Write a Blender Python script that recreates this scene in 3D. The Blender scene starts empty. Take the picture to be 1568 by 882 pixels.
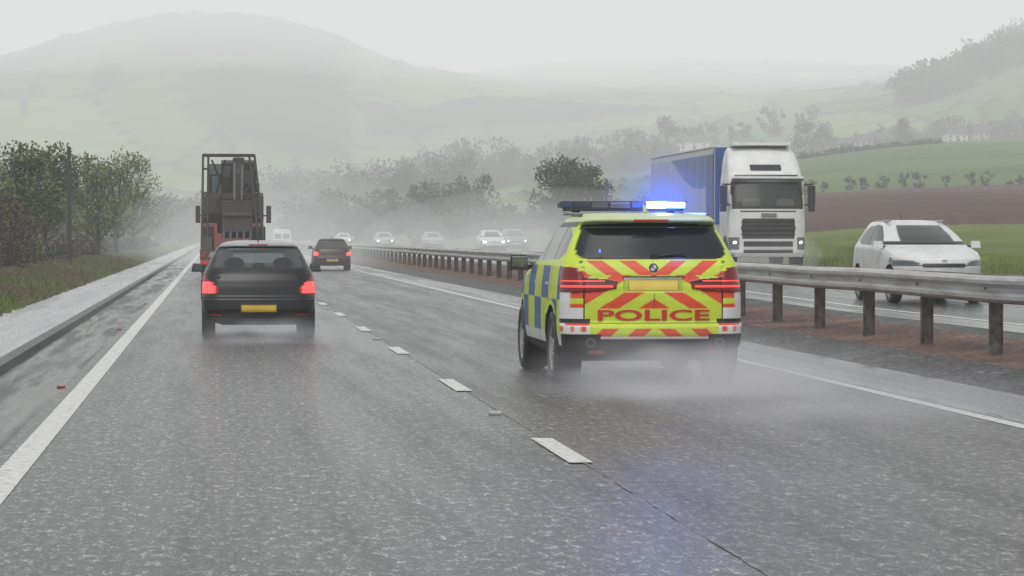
import bpy, math, random
import numpy as np
from mathutils import Vector, Matrix, noise
random.seed(7); np.random.seed(7)
R=math.radians
scene=bpy.context.scene
F=4444.0; YAW=R(5.86)
def az(px): return math.tan(math.atan((px-784)/F)+YAW)

# ------------------------------------------------------------ node helpers
def newmat(name):
    m=bpy.data.materials.new(name); m.use_nodes=True
    nt=m.node_tree; nt.nodes.clear()
    return m,nt
def L(nt,a,b): nt.links.new(a,b)
def ramp(nt,fac,stops):
    n=nt.nodes.new('ShaderNodeValToRGB'); cr=n.color_ramp
    while len(cr.elements)<len(stops): cr.elements.new(0.5)
    for e,(p,c) in zip(cr.elements,stops):
        e.position=p; e.color=(c[0],c[1],c[2],1) if not isinstance(c,(int,float)) else (c,c,c,1)
    L(nt,fac,n.inputs[0]); return n
def noise_n(nt,vec,scale,detail=3,rough=0.5,msc=None):
    if msc is not None:
        mp=nt.nodes.new('ShaderNodeMapping'); mp.inputs['Scale'].default_value=msc
        L(nt,vec,mp.inputs[0]); vec=mp.outputs[0]
    n=nt.nodes.new('ShaderNodeTexNoise'); n.inputs['Scale'].default_value=scale
    n.inputs['Detail'].default_value=detail; n.inputs['Roughness'].default_value=rough
    L(nt,vec,n.inputs['Vector']); return n.outputs['Fac']
def mixc(nt,fac,a,b,mode='MIX'):
    n=nt.nodes.new('ShaderNodeMix'); n.data_type='RGBA'; n.blend_type=mode
    for s,v in ((0,fac),(6,a),(7,b)):
        if hasattr(v,'is_linked'): L(nt,v,n.inputs[s])
        else: n.inputs[s].default_value=v if s==0 else (v[0],v[1],v[2],1)
    return n.outputs[2]
def math_n(nt,op,a,b=None):
    n=nt.nodes.new('ShaderNodeMath'); n.operation=op
    for i,v in enumerate((a,b)):
        if v is None: continue
        if hasattr(v,'is_linked'): L(nt,v,n.inputs[i])
        else: n.inputs[i].default_value=v
    return n.outputs[0]
def bsdf(nt,disp=None):
    b=nt.nodes.new('ShaderNodeBsdfPrincipled'); o=nt.nodes.new('ShaderNodeOutputMaterial')
    L(nt,b.outputs[0],o.inputs[0]); return b
def bump(nt,b,h,strength,dist):
    n=nt.nodes.new('ShaderNodeBump'); n.inputs['Strength'].default_value=strength
    n.inputs['Distance'].default_value=dist; L(nt,h,n.inputs['Height']); L(nt,n.outputs[0],b.inputs['Normal'])
def objco(nt):
    return nt.nodes.new('ShaderNodeTexCoord').outputs['Object']

# ------------------------------------------------------------ materials
def mat_attr(name):
    m,nt=newmat(name); b=bsdf(nt)
    a=nt.nodes.new('ShaderNodeAttribute'); a.attribute_name='Col'
    p=nt.nodes.new('ShaderNodeAttribute'); p.attribute_name='Prop'
    sp=nt.nodes.new('ShaderNodeSeparateColor'); L(nt,p.outputs['Color'],sp.inputs[0])
    co=objco(nt)
    dirt=noise_n(nt,co,3,5,.6)
    sx=nt.nodes.new('ShaderNodeSeparateXYZ'); L(nt,co,sx.inputs[0])
    low=ramp(nt,math_n(nt,'ADD',sx.outputs[2],math_n(nt,'MULTIPLY',dirt,.5)),[(.45,.55),(.95,0)])   # road film low on bodywork
    d=ramp(nt,dirt,[(0.3,(.82,.81,.80)),(.7,(1,1,1))])
    c=mixc(nt,1.0,a.outputs['Color'],d.outputs[0],'MULTIPLY')
    c=mixc(nt,math_n(nt,'MULTIPLY',low.outputs[0],.36),c,(.05,.048,.046))
    L(nt,c,b.inputs['Base Color'])
    L(nt,math_n(nt,'ADD',sp.outputs[0],math_n(nt,'MULTIPLY',dirt,.12)),b.inputs['Roughness'])
    L(nt,sp.outputs[2],b.inputs['Metallic'])
    L(nt,a.outputs['Color'],b.inputs['Emission Color']); L(nt,sp.outputs[1],b.inputs['Emission Strength'])
    try: m.cycles.emission_sampling='NONE'
    except Exception: pass
    return m
PAINT=mat_attr('vehicle_paint')

def mat_leaf():
    m,nt=newmat('foliage'); b=bsdf(nt)
    a=nt.nodes.new('ShaderNodeAttribute'); a.attribute_name='Col'
    L(nt,a.outputs['Color'],b.inputs['Base Color']); b.inputs['Roughness'].default_value=.65
    b.inputs['Specular IOR Level'].default_value=.25
    return m
LEAF=mat_leaf()

def mat_asphalt(name,base=.045,rlo=.22,rhi=.5,tint=(1,1,1.02),bs=.7,spec=.5):
    m,nt=newmat(name); b=bsdf(nt); co=objco(nt)
    sp=noise_n(nt,co,17,4,.85,(1,.34,1))
    fine=noise_n(nt,co,55,2,.6,(1,.45,1))
    mot=noise_n(nt,co,5.5,4,.7,(1,.35,1))
    big=noise_n(nt,co,1,4,.55,(1.0,.035,1))
    med=noise_n(nt,co,1,5,.6,(3.5,.16,1))
    g=math_n(nt,'ADD',math_n(nt,'MULTIPLY',sp,.7),math_n(nt,'MULTIPLY',fine,.3))
    k=lambda q:(base*q*tint[0],base*q*tint[1],base*q*tint[2])
    c=ramp(nt,g,[(.40,k(.05)),(.48,k(.35)),(.54,k(1.3)),(.60,k(7.5))])
    st=ramp(nt,math_n(nt,'ADD',math_n(nt,'MULTIPLY',big,.5),math_n(nt,'MULTIPLY',med,.5)),[(.38,.82),(.62,1.18)])
    mo=ramp(nt,mot,[(.35,.55),(.65,1.5)])
    c2=mixc(nt,1.0,c.outputs[0],st.outputs[0],'MULTIPLY')
    c2=mixc(nt,1.0,c2,mo.outputs[0],'MULTIPLY')
    L(nt,c2,b.inputs['Base Color'])
    r=math_n(nt,'ADD',math_n(nt,'MULTIPLY',big,.5),math_n(nt,'MULTIPLY',med,.5))
    rr=ramp(nt,r,[(.36,rhi),(.64,rlo)])
    L(nt,rr.outputs[0],b.inputs['Roughness'])
    b.inputs['Specular IOR Level'].default_value=spec
    h=math_n(nt,'ADD',g,math_n(nt,'MULTIPLY',mot,.5))
    bump(nt,b,h,bs,.035)
    return m
ASPH=mat_asphalt('wet_asphalt',.052,.14,.32,(1,1,1.05),.75,.42)
ASPH2=mat_asphalt('wet_asphalt_overtaking_lane',.040,.18,.36,(1.08,1,1.0),.8,.40)
def mat_puddle(name,base,lo,hi,sc):
    m,nt=newmat(name); b=bsdf(nt); co=objco(nt)
    p=noise_n(nt,co,1,5,.6,sc)
    sp=noise_n(nt,co,24,4,.7)
    f=ramp(nt,p,[(.42,0),(.60,1)])
    c=ramp(nt,sp,[(.35,tuple(x*.3 for x in base)),(.5,base),(.66,tuple(x*2.5 for x in base))])
    L(nt,c.outputs[0],b.inputs['Base Color'])
    rr=ramp(nt,p,[(.42,hi),(.60,lo)]); L(nt,rr.outputs[0],b.inputs['Roughness'])
    h=math_n(nt,'MULTIPLY',math_n(nt,'SUBTRACT',1.05,f.outputs[0]),sp)
    bump(nt,b,h,.6,.02)
    return m
PUD=mat_puddle('puddled_hard_strip',(.06,.06,.062),.12,.42,(2.6,.12,1))
PAVE=mat_puddle('wet_path',(.36,.36,.37),.18,.45,(1.2,.06,1))
STRIP=mat_puddle('wet_concrete_strip',(.17,.17,.17),.16,.42,(2.2,.05,1))
def mat_simple(name,cols,scale,rough=.8,bs=.5,bd=.03,msc=None,spec=.3):
    m,nt=newmat(name); b=bsdf(nt); co=objco(nt)
    n1=noise_n(nt,co,scale,6,.65,msc)
    k=len(cols); c=ramp(nt,n1,[(.3+.4*i/(k-1),cols[i]) for i in range(k)])
    n2=noise_n(nt,co,scale*.06,3,.5)
    d=ramp(nt,n2,[(.35,.6),(.65,1.15)])
    L(nt,mixc(nt,1.0,c.outputs[0],d.outputs[0],'MULTIPLY'),b.inputs['Base Color'])
    b.inputs['Roughness'].default_value=rough; b.inputs['Specular IOR Level'].default_value=spec
    bump(nt,b,n1,bs,bd); return m
GRAV=mat_simple('dark_gravel',[(.012,.012,.013),(.06,.058,.06),(.30,.29,.29)],15,.5,.9,.05)
SOIL=mat_simple('red_gravel_soil',[(.045,.026,.022),(.17,.10,.085),(.38,.26,.22)],12,.7,.9,.06)
GRASSM=mat_simple('grass',[(.03,.045,.012),(.09,.12,.03),(.15,.17,.06)],6,.8,1,.12)
KERB=mat_simple('kerb_stone',[(.04,.04,.04),(.07,.07,.07),(.12,.12,.12)],20,.4,.4,.01)
def mat_mark():
    m,nt=newmat('road_paint'); b=bsdf(nt); co=objco(nt)
    n=noise_n(nt,co,14,6,.75)
    c=ramp(nt,n,[(.34,(.08,.08,.08)),(.46,(.62,.62,.60)),(.7,(.82,.82,.8))])
    L(nt,c.outputs[0],b.inputs['Base Color']); b.inputs['Roughness'].default_value=.4
    bump(nt,b,n,.4,.008); return m
MARK=mat_mark()
def mat_terrain():
    m,nt=newmat('fields'); b=bsdf(nt); co=objco(nt)
    a=nt.nodes.new('ShaderNodeAttribute'); a.attribute_name='Col'
    n=noise_n(nt,co,.9,6,.65); n2=noise_n(nt,co,.03,5,.6); n3=noise_n(nt,co,6,4,.7)
    d=ramp(nt,n,[(.3,.72),(.7,1.22)]); d2=ramp(nt,n2,[(.35,.82),(.65,1.12)]); d3=ramp(nt,n3,[(.3,.7),(.7,1.25)])
    c=mixc(nt,1.0,a.outputs['Color'],d.outputs[0],'MULTIPLY'); c=mixc(nt,1.0,c,d2.outputs[0],'MULTIPLY'); c=mixc(nt,1.0,c,d3.outputs[0],'MULTIPLY')
    L(nt,c,b.inputs['Base Color']); b.inputs['Roughness'].default_value=.9; b.inputs['Specular IOR Level'].default_value=.15
    return m
TERR=mat_terrain()

# ------------------------------------------------------------ mesh builder
def mkobj(name,verts,faces,mat,cols=None,props=None,smooth=False,matidx=None):
    me=bpy.data.meshes.new(name); me.from_pydata([tuple(v) for v in verts],[],faces)
    if cols is not None:
        a=me.color_attributes.new('Col','FLOAT_COLOR','POINT')
        c=np.ones((len(verts),4),np.float32); c[:,:3]=np.asarray(cols,np.float32)[:,:3]; a.data.foreach_set('color',c.ravel())
    if props is not None:
        a=me.color_attributes.new('Prop','FLOAT_COLOR','POINT')
        c=np.ones((len(verts),4),np.float32); c[:,:3]=np.asarray(props,np.float32)[:,:3]; a.data.foreach_set('color',c.ravel())
    mats=mat if isinstance(mat,list) else [mat]
    for m in mats: me.materials.append(m)
    if matidx is not None: me.polygons.foreach_set('material_index',matidx)
    if smooth: me.polygons.foreach_set('use_smooth',[True]*len(me.polygons))
    me.update()
    ob=bpy.data.objects.new(name,me); scene.collection.objects.link(ob); return ob
class MB:
    def __init__(s): s.v=[];s.f=[];s.c=[];s.p=[]
    def add(s,vs,fs,col,rough=.5,em=0,metal=0,M=None):
        o=len(s.v)
        for v in vs:
            v=Vector(v)
            if M is not None: v=M@v
            s.v.append(v)
        s.f+= [tuple(i+o for i in f) for f in fs]
        if isinstance(col,list): s.c+=col
        else: s.c+=[col]*len(vs)
        s.p+=[(rough,em,metal)]*len(vs)
    def box(s,c,d,col,rough=.5,em=0,metal=0,rot=None,taper=None):
        x,y,z=[k/2 for k in d]; vs=[]
        for sx in(-1,1):
            for sy in(-1,1):
                for sz in(-1,1):
                    t=1
                    if taper and sz>0: t=taper
                    vs.append((sx*x*t,sy*y*t,sz*z))
        fs=[(0,1,3,2),(4,6,7,5),(0,4,5,1),(2,3,7,6),(0,2,6,4),(1,5,7,3)]
        M=Matrix.Translation(c)
        if rot: 
            from mathutils import Euler
            M=M@Euler(rot).to_matrix().to_4x4()
        s.add(vs,fs,col,rough,em,metal,M)
    def tube(s,a,b,r1,r2,col,rough=.5,em=0,metal=0,n=8):
        a=Vector(a);b=Vector(b);d=(b-a)
        q=d.to_track_quat('Z','Y').to_matrix().to_4x4(); ln=d.length
        vs=[];fs=[]
        for k in range(n):
            t=2*math.pi*k/n
            vs.append((r1*math.cos(t),r1*math.sin(t),0)); vs.append((r2*math.cos(t),r2*math.sin(t),ln))
        for k in range(n):
            k2=(k+1)%n; fs.append((2*k,2*k2,2*k2+1,2*k+1))
        fs.append(tuple(2*k for k in range(n))[::-1]); fs.append(tuple(2*k+1 for k in range(n)))
        s.add(vs,fs,col,rough,em,metal,Matrix.Translation(a)@q)
    def prism(s,poly,x0,x1,col,rough=.5,em=0,metal=0):
        n=len(poly); vs=[(x0,y,z) for y,z in poly]+[(x1,y,z) for y,z in poly]
        fs=[tuple(range(n))[::-1],tuple(range(n,2*n))]+[(i,(i+1)%n,n+(i+1)%n,n+i) for i in range(n)]
        s.add(vs,fs,col,rough,em,metal)
    def wheel(s,x,y,z,Rr,w,side=1,rim=(.35,.35,.37),n=32):
        prof=[(0,.42,'r'),(.18,.42,'r'),(.22,.34,'r'),(.60,.30,'r'),(.68,.42,'r'),(.70,.46,'t'),(.86,.5,'t'),(.96,.46,'t'),(1,.36,'t'),(1,-.36,'t'),(.95,-.5,'t'),(.6,-.5,'t'),(.3,-.3,'t')]
        vs=[];cs=[];fs=[]
        for (r,o,k) in prof:
            for j in range(n):
                t=2*math.pi*j/n
                vs.append((x+side*o*w,y+math.cos(t)*r*Rr,z+math.sin(t)*r*Rr))
                if k=='t': cs.append((.012,.012,.013))
                else:
                    sp=(j%(n//5 if n>=20 else 4))<max(2,n//12)
                    cs.append(rim if (r<.2 or r>.65 or sp) else (.02,.02,.02))
        for i in range(len(prof)-1):
            for j in range(n):
                fs.append((i*n+j,i*n+(j+1)%n,(i+1)*n+(j+1)%n,(i+1)*n+j))
        s.add(vs,fs,cs,.45)
    def obj(s,name,mat=None,bev=0,smooth=False,parent=None):
        ob=mkobj(name,s.v,s.f,mat or PAINT,s.c,s.p,smooth)
        if bev:
            b=ob.modifiers.new('bev','BEVEL'); b.width=bev; b.segments=2; b.limit_method='ANGLE'
        if parent: ob.parent=parent
        return ob
def empty(name,loc=(0,0,0),rz=0):
    e=bpy.data.objects.new(name,None); scene.collection.objects.link(e); e.location=loc; e.rotation_euler=(0,0,rz); e.empty_display_size=.3; return e
def inside(poly,x,y):
    c=False; n=len(poly); j=n-1
    for i in range(n):
        xi,yi=poly[i];xj,yj=poly[j]
        if (yi>y)!=(yj>y) and x<(xj-xi)*(y-yi)/(yj-yi)+xi: c=not c
        j=i
    return c

# ------------------------------------------------------------ car body loft (stack of plan outlines)
def loft(name,prof,colf,wheels,WR,hz=.012,hx=.012,hs=.03,bow=(.1,.28),taper=.09,relief=None,parent=None,cutx=.6):
    rows=[]
    P=[np.array(p,float) for p in prof]
    for a,b in zip(P[:-1],P[1:]):
        d=np.abs(b-a); n=max(1,int(math.ceil(max(d[0]/hz,d[1]/.03,d[2]/.06,d[3]/.03))))
        for k in range(n): rows.append(a+(b-a)*k/n)
    rows.append(P[-1])
    rows=np.array(rows)
    for _ in range(3):
        r2=rows.copy(); r2[1:-1,1:]=(rows[:-2,1:]+2*rows[1:-1,1:]+rows[2:,1:])/4; rows=r2
    wmax=rows[:,3].max(); Ln=rows[:,2].max()
    Nr=int(wmax/hx); Nc=9; Ns=int(Ln/hs); Nf=int(wmax/.03)
    verts=[];cols=[];props=[]
    parts=['rear']*Nr+['rc']*Nc+['side']*Ns+['fc']*Nc+['front']*(Nf)
    for (z,yr,yf,w,rr,rf) in rows:
        pts=[]
        for i in range(Nr): pts.append(((w-rr)*i/Nr,yr))
        for i in range(Nc):
            a=math.pi/2*i/Nc; pts.append((w-rr+rr*math.sin(a),yr+rr-rr*math.cos(a)))
        for i in range(Ns): pts.append((w,yr+rr+(yf-rf-yr-rr)*i/Ns))
        for i in range(Nc):
            a=math.pi/2*i/Nc; pts.append((w-rf+rf*math.cos(a),yf-rf+rf*math.sin(a)))
        for i in range(Nf): pts.append(((w-rf)*(1-i/Nf),yf))
        pts.append((0,yf)) 
        out=[]
        for (x,y) in pts:
            u=(y-yr)/(yf-yr); q=(x/w)**2
            y2=y+bow[0]*q*(1-u)**3-bow[1]*q*u**4
            x2=x*(1-taper*max(0,u-.6)**2/.16-.04*max(0,.3-u)**2/.09)
            out.append((x2,y2))
        ring=out+[(-x,y) for x,y in out[1:-1]][::-1]
        prt=parts+['front']+parts[1:][::-1]
        for (x,y),pt in zip(ring,prt):
            if relief and pt in('rear','rc'): y+=relief(x,z)
            c,p=colf(x,y,z,pt)
            verts.append((x,y,z)); cols.append(c); props.append(p)
    n=len(ring); faces=[]
    for k in range(len(rows)-1):
        for j in range(n):
            j2=(j+1)%n
            a=verts[k*n+j]; 
            if wheels and abs(a[0])>cutx*wmax and any((a[1]-wy)**2+(a[2]-WR)**2<(WR+.055)**2 for wy in wheels): continue
            faces.append((k*n+j,k*n+j2,(k+1)*n+j2,(k+1)*n+j))
    faces.append(tuple((len(rows)-1)*n+j for j in range(n)))
    ob=mkobj(name,verts,faces,PAINT,cols,props,True); ob.parent=parent
    return ob
BLK=(.012,.012,.013); GL=((.012,.014,.016),(.06,0,0))

# ============================================================ POLICE SUV
YEL=(.60,.74,.055); RED=(.76,.08,.03); BLU=(.03,.11,.34); WHT=(.75,.76,.76)
pol=empty('police_suv',(4.44,29.05,0))
pprof=[(.24,.30,4.55,.78,.2,.3),(.30,.12,4.75,.90,.2,.35),(.40,.03,4.84,.95,.2,.4),(.52,.0,4.87,.965,.2,.4),(.60,.01,4.88,.968,.2,.4),
(.635,.08,4.88,.968,.2,.4),(.85,.07,4.86,.968,.2,.4),(1.0,.08,4.78,.96,.2,.4),(1.08,.10,4.55,.95,.2,.4),(1.14,.11,4.1,.94,.2,.35),(1.20,.13,3.6,.93,.19,.3),
(1.25,.16,3.5,.91,.18,.28),(1.29,.19,3.40,.89,.17,.26),(1.45,.31,3.05,.82,.15,.22),(1.60,.42,2.72,.745,.14,.2),(1.635,.40,2.62,.73,.13,.2),(1.655,.31,2.55,.715,.12,.2),(1.69,.30,2.45,.69,.12,.2),
(1.72,.38,2.3,.65,.14,.2),(1.745,.7,2.0,.55,.15,.2),(1.752,1.0,1.8,.3,.1,.1)]
plight=[(.37,1.05),(.39,.975),(.55,.95),(.80,.935),(1.1,.95),(1.1,1.19),(.86,1.20),(.76,1.185),(.70,1.09),(.50,1.075)]
pwin=[(0,1.285),(.66,1.292),(.745,1.32),(.75,1.36),(.66,1.61),(.6,1.632),(0,1.637)]
pswin=[(.52,1.34),(.60,1.52),(.9,1.60),(1.9,1.64),(2.45,1.6),(3.15,1.27),(3.1,1.235),(.75,1.27)]
def pcol(x,y,z,pt):
    ax=abs(x)
    rearish = pt=='rear' or (pt=='rc')
    if rearish and y<.75:
        if inside(plight,ax,z):
            if .990<z<1.008 and ax>.42: return (1,.07,.06),(.3,.7,0)
            if 1.045<z<1.060 and ax>.5: return (1,.07,.06),(.3,.6,0)
            if ax<.70 and z>1.035: return (.03,.008,.008),(.1,0,0)
            return (.20,.006,.008),(.1,.03,0)
        if z>1.645: return (.60,.68,.36),(.3,0,0)
        if inside(pwin,ax,z): return GL
        if z>1.26:
            if inside([(0,1.27),(.70,1.277),(.775,1.32),(.77,1.38),(.68,1.63),(0,1.65)],ax,z): return BLK,(.3,0,0)
            return YEL,(.3,0,0)
        if z<.47 or (z<.515 and ax>.55): 
            if z<.33 and ax<.5: return (.10,.10,.10),(.4,0,.5)
            return BLK,(.5,0,0)
        if z<.625:
            if ax<.66:
                if z<.49: return (.8,.8,.8),(.3,0,0)
                return (RED if math.floor((ax*.9+z)/.15)%2==0 and z<.575 else YEL),(.35,0,0)
            if z>.60 and ax<.9: return RED,(.3,0,0)
            if .54<z<.60: return (RED if int((ax+.02)/.055)%2 else WHT),(.35,0,0)
            return WHT,(.35,0,0)
        hw=.71+.05*max(0,(z-.9))
        if abs(ax-hw)<.008 and z>.67: return BLK,(.5,0,0)
        if z<.67 and (ax>hw-.06 or z<.635): return BLK,(.5,0,0)
        if ax>hw: 
            if z<.78: return WHT,(.35,0,0)
            if z<.94: return ((RED if int((z+.02)/.06)%2 else YEL) if ax<.84 else WHT),(.35,0,0)
            return YEL,(.35,0,0)
        if ax*ax+(z-1.185)**2<.048**2: 
            return ((.015,.015,.02) if ax*ax+(z-1.185)**2>.030**2 else (((.5,.5,.5) if (x>0)==(z>1.185) else (.04,.07,.15)))),(.2,0,.3)
        if ax<.262 and .955<z<1.072:
            if ax>.252 or z>1.064 or z<.963: return (.3,.27,.03),(.3,0,0)
            return (.80,.62,.10),(.3,0,0)
        if ax<.30 and 1.072<z<1.10: return (.4,.4,.4),(.2,0,.8)
        if ax<.30 and .94<z<1.072: return (.45,.55,.03),(.3,0,0)
        if z<.775 : 
            return YEL,(.35,0,0)
        if z>1.115: k=math.floor((z-ax*.75+2.0)/.125)
        else: k=math.floor((z+ax*.62)/.125)
        if ax<.006 and z<.93: return BLK,(.4,0,0)
        return ((RED if k%2==0 else YEL)),(.35,0,0)
    if pt in('side','rc','fc'):
        if y<.42 and .96<z<1.185: return (.22,.006,.008),(.15,.15,0)
        if z>1.60: return ((.60,.68,.36) if z>1.66 else BLK),(.3,0,0)
        if inside(pswin,y,z):
            if any(abs(y-q-(z-1.25)*.1)<.035 for q in(1.12,2.1)): return BLK,(.3,0,0)
            return GL
        if z<.40: return BLK,(.5,0,0)
        if any((y-wy)**2+(z-.37)**2<(.37+.12)**2 for wy in(.95,3.88)): return (BLK if z<.7 else YEL),(.5,0,0)
        if 1.2<z: return YEL,(.3,0,0)
        if abs(y-1.95)<.008 or abs(y-1.0)<.008 and z>.9 or abs(y-2.95)<.008: return BLK,(.4,0,0)
        if 1.0<z<1.03 and (1.2<y<1.45 or 2.2<y<2.45): return (.6,.6,.6),(.3,0,.3)
        if z<.52: return WHT,(.35,0,0)
        k=int((y+.10)/.62)+int((z-.52)/.34)
        return (BLU if k%2==1 else YEL),(.35,0,0)
    if z>1.22 and z<1.62 and pt=='front': return GL
    if z>1.62: return (.60,.68,.36),(.3,0,0)
    if .6<z<.9 and .08<ax<.35: return BLK,(.4,0,0)
    return WHT,(.3,0,0)
def prel(x,z):
    ax=abs(x); d=0
    if ax<.31 and .94<z<1.10: d+=.03
    if inside(plight,ax,z): d-=.012
    if abs(ax-.71)<.008 and z>.66 and z<1.2: d+=.012
    return d
loft('body',pprof,pcol,[.95,3.88],.37,hz=.008,hx=.008,hs=.02,relief=prel,parent=pol)
def rear_y(z,x):
    zs=[p[0] for p in pprof]; ys=[p[1] for p in pprof]
    return float(np.interp(z,zs,ys))+.1*(x/.968)**2
m=MB()
m.box((0,2.4,.42),(1.45,4.3,.36),BLK,.8)
m.box((0,.5,.34),(1.3,.5,.16),BLK,.8)
m.tube((-.2,.95,.33),(.2,.95,.33),.11,.11,BLK,.7); m.tube((-.8,.95,.35),(.8,.95,.35),.04,.04,BLK,.7)
m.obj('underbody',parent=pol)
m=MB()
for sx in(-1,1):
    for yy in(.95,3.88): m.wheel(sx*.815,yy,.37,.37,.29,sx,(.4,.4,.42))
m.obj('wheels',smooth=False,parent=pol)
m=MB()
for sx in(-1,1):
    m.tube((sx*.66,.0,.43),(sx*.66,.12,.43),.045,.045,(.35,.35,.35),.25,0,.9,14)
    m.tube((sx*.66,-.004,.43),(sx*.66,.05,.43),.038,.038,(.005,.005,.005),.8,0,0,14)
    m.box((sx*.60,.02,.335),(.16,.02,.035),(.25,.01,.01),.2)
m.obj('exhausts',parent=pol)
m=MB()
for sx in(-1,1):
    m.box((sx*1.06,3.12,1.22),(.22,.12,.17),(.02,.02,.022),.25,rot=(0,0,sx*.15),taper=.8)
    m.box((sx*1.06,3.055,1.225),(.17,.01,.12),(.25,.27,.3),.05,0,.9)
    m.box((sx*.94,3.12,1.17),(.12,.06,.05),BLK,.3)
    m.tube((sx*.66,.75,1.735),(sx*.64,2.4,1.755),.018,.018,(.25,.25,.26),.3,0,.8)
m.obj('mirrors_and_roof_rails',bev=.03,parent=pol)
m=MB()
m.tube((.02,.19,1.30),(.36,.205,1.345),.011,.008,BLK,.4); m.box((.02,.19,1.30),(.09,.03,.05),BLK,.4)
m.box((0,.295,1.672),(.36,.012,.016),(.35,.01,.01),.2,.4)
m.tube((.05,1.0,1.745),(.05,1.12,1.83),.03,.012,(.5,.6,.3),.3)
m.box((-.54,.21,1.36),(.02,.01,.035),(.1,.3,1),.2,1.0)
m.obj('rear_wiper',parent=pol)
m=MB()
m.box((0,2.35,1.80),(1.30,.26,.035),(.03,.03,.03),.4)
for sx in(-1,1): m.box((sx*.52,2.35,1.76),(.07,.20,.07),BLK,.5)
segs=[(-.64,.14,(.05,.07,.12),0),(-.47,.18,(.04,.05,.07),0),(-.27,.2,(.10,.11,.12),0),(-.05,.22,(.30,.32,.36),0),(.16,.18,(.06,.09,.2),.3)]
for cx,w,c,e in segs: m.box((cx,2.35,1.848),(w-.012,.27,.062),c,.15,e)
m.box((-.05,2.20,1.852),(.20,.02,.035),(.16,.14,.12),.15)
m.box((0,2.35,1.888),(1.40,.28,.012),(.10,.11,.13),.2)
m.obj('light_bar',bev=.008,parent=pol)
m=MB()
m.box((.36,2.35,1.848),(.19,.28,.07),(.45,.65,1.0),.15,18)
m.box((.57,2.35,1.848),(.19,.28,.065),(.12,.26,1.0),.15,12)
m.obj('blue_beacons_lit',bev=.01,parent=pol)
ld=bpy.data.lights.new('beacon_lamp','POINT'); ld.energy=45; ld.color=(.10,.2,1); ld.shadow_soft_size=.08
lo=bpy.data.objects.new('beacon_lamp',ld); scene.collection.objects.link(lo); lo.parent=pol; lo.location=(.42,2.12,1.98)
ld=bpy.data.lights.new('rear_blue_fill','POINT'); ld.energy=9; ld.color=(.10,.2,1); ld.shadow_soft_size=.05  # added blue fill carrying beacon light to the rear window, no fitting there
lo=bpy.data.objects.new('rear_blue_fill',ld); scene.collection.objects.link(lo); lo.parent=pol; lo.location=(.42,-.05,1.86)
cu=bpy.data.curves.new('txt','FONT'); cu.body='POLICE'; cu.size=1; cu.offset=.022; cu.resolution_u=4
to=bpy.data.objects.new('tmp',cu); scene.collection.objects.link(to); bpy.context.view_layer.update()
me=bpy.data.meshes.new_from_object(to.evaluated_get(bpy.context.evaluated_depsgraph_get())); bpy.data.objects.remove(to)
xs=[v.co.x for v in me.vertices]; ys=[v.co.y for v in me.vertices]; x0,x1,y0,y1=min(xs),max(xs),min(ys),max(ys)
import bmesh
bm=bmesh.new(); bm.from_mesh(me); bmesh.ops.triangulate(bm,faces=bm.faces); bmesh.ops.subdivide_edges(bm,edges=[e for e in bm.edges if e.calc_length()>.12],cuts=2); 
vs=[]
bm.verts.index_update()
fs=[[v.index for v in f.verts] for f in bm.faces]
for v in bm.verts:
    X=-.575+1.15*(v.co.x-x0)/(x1-x0); Z=.652+.112*(v.co.y-y0)/(y1-y0)
    vs.append((X,rear_y(Z,X)-.009,Z))
o=mkobj('police_lettering',vs,fs,PAINT,[(.62,.03,.03)]*len(vs),[(.35,0,0)]*len(vs)); o.parent=pol; bm.free()

# ============================================================ hatchbacks / crossovers
hprof=[(.19,.22,3.7,.62,.15,.3),(.26,.06,3.9,.78,.22,.35),(.42,.0,4.0,.84,.24,.4),(.58,.01,4.03,.86,.26,.42),(.62,.06,4.02,.86,.26,.42),(.75,.08,3.95,.86,.26,.42),(.86,.11,3.6,.85,.26,.4),
(.95,.16,3.1,.825,.26,.3),(1.0,.20,2.95,.80,.25,.28),(1.05,.25,2.85,.775,.24,.25),(1.2,.42,2.5,.70,.22,.22),(1.31,.55,2.15,.635,.2,.2),(1.345,.56,2.05,.61,.2,.2),(1.37,.50,1.95,.585,.2,.2),(1.40,.54,1.85,.55,.2,.2),(1.43,.74,1.7,.47,.2,.2),(1.448,1.0,1.55,.33,.15,.15),(1.453,1.15,1.4,.2,.08,.08)]
xprof=[(.22,.25,3.85,.68,.15,.3),(.32,.05,4.05,.82,.2,.35),(.5,.0,4.14,.865,.2,.4),(.68,.02,4.16,.87,.2,.42),(.82,.05,4.12,.87,.2,.42),(.93,.08,3.95,.865,.2,.42),(1.0,.1,3.5,.86,.2,.36),
(1.05,.13,3.15,.85,.2,.3),(1.10,.16,3.05,.82,.2,.28),(1.25,.27,2.72,.745,.18,.22),(1.42,.40,2.25,.65,.16,.2),(1.47,.36,2.05,.61,.16,.2),(1.51,.42,1.9,.55,.16,.2),(1.535,.8,1.6,.42,.15,.2),(1.545,1.0,1.4,.25,.1,.1)]
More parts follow.
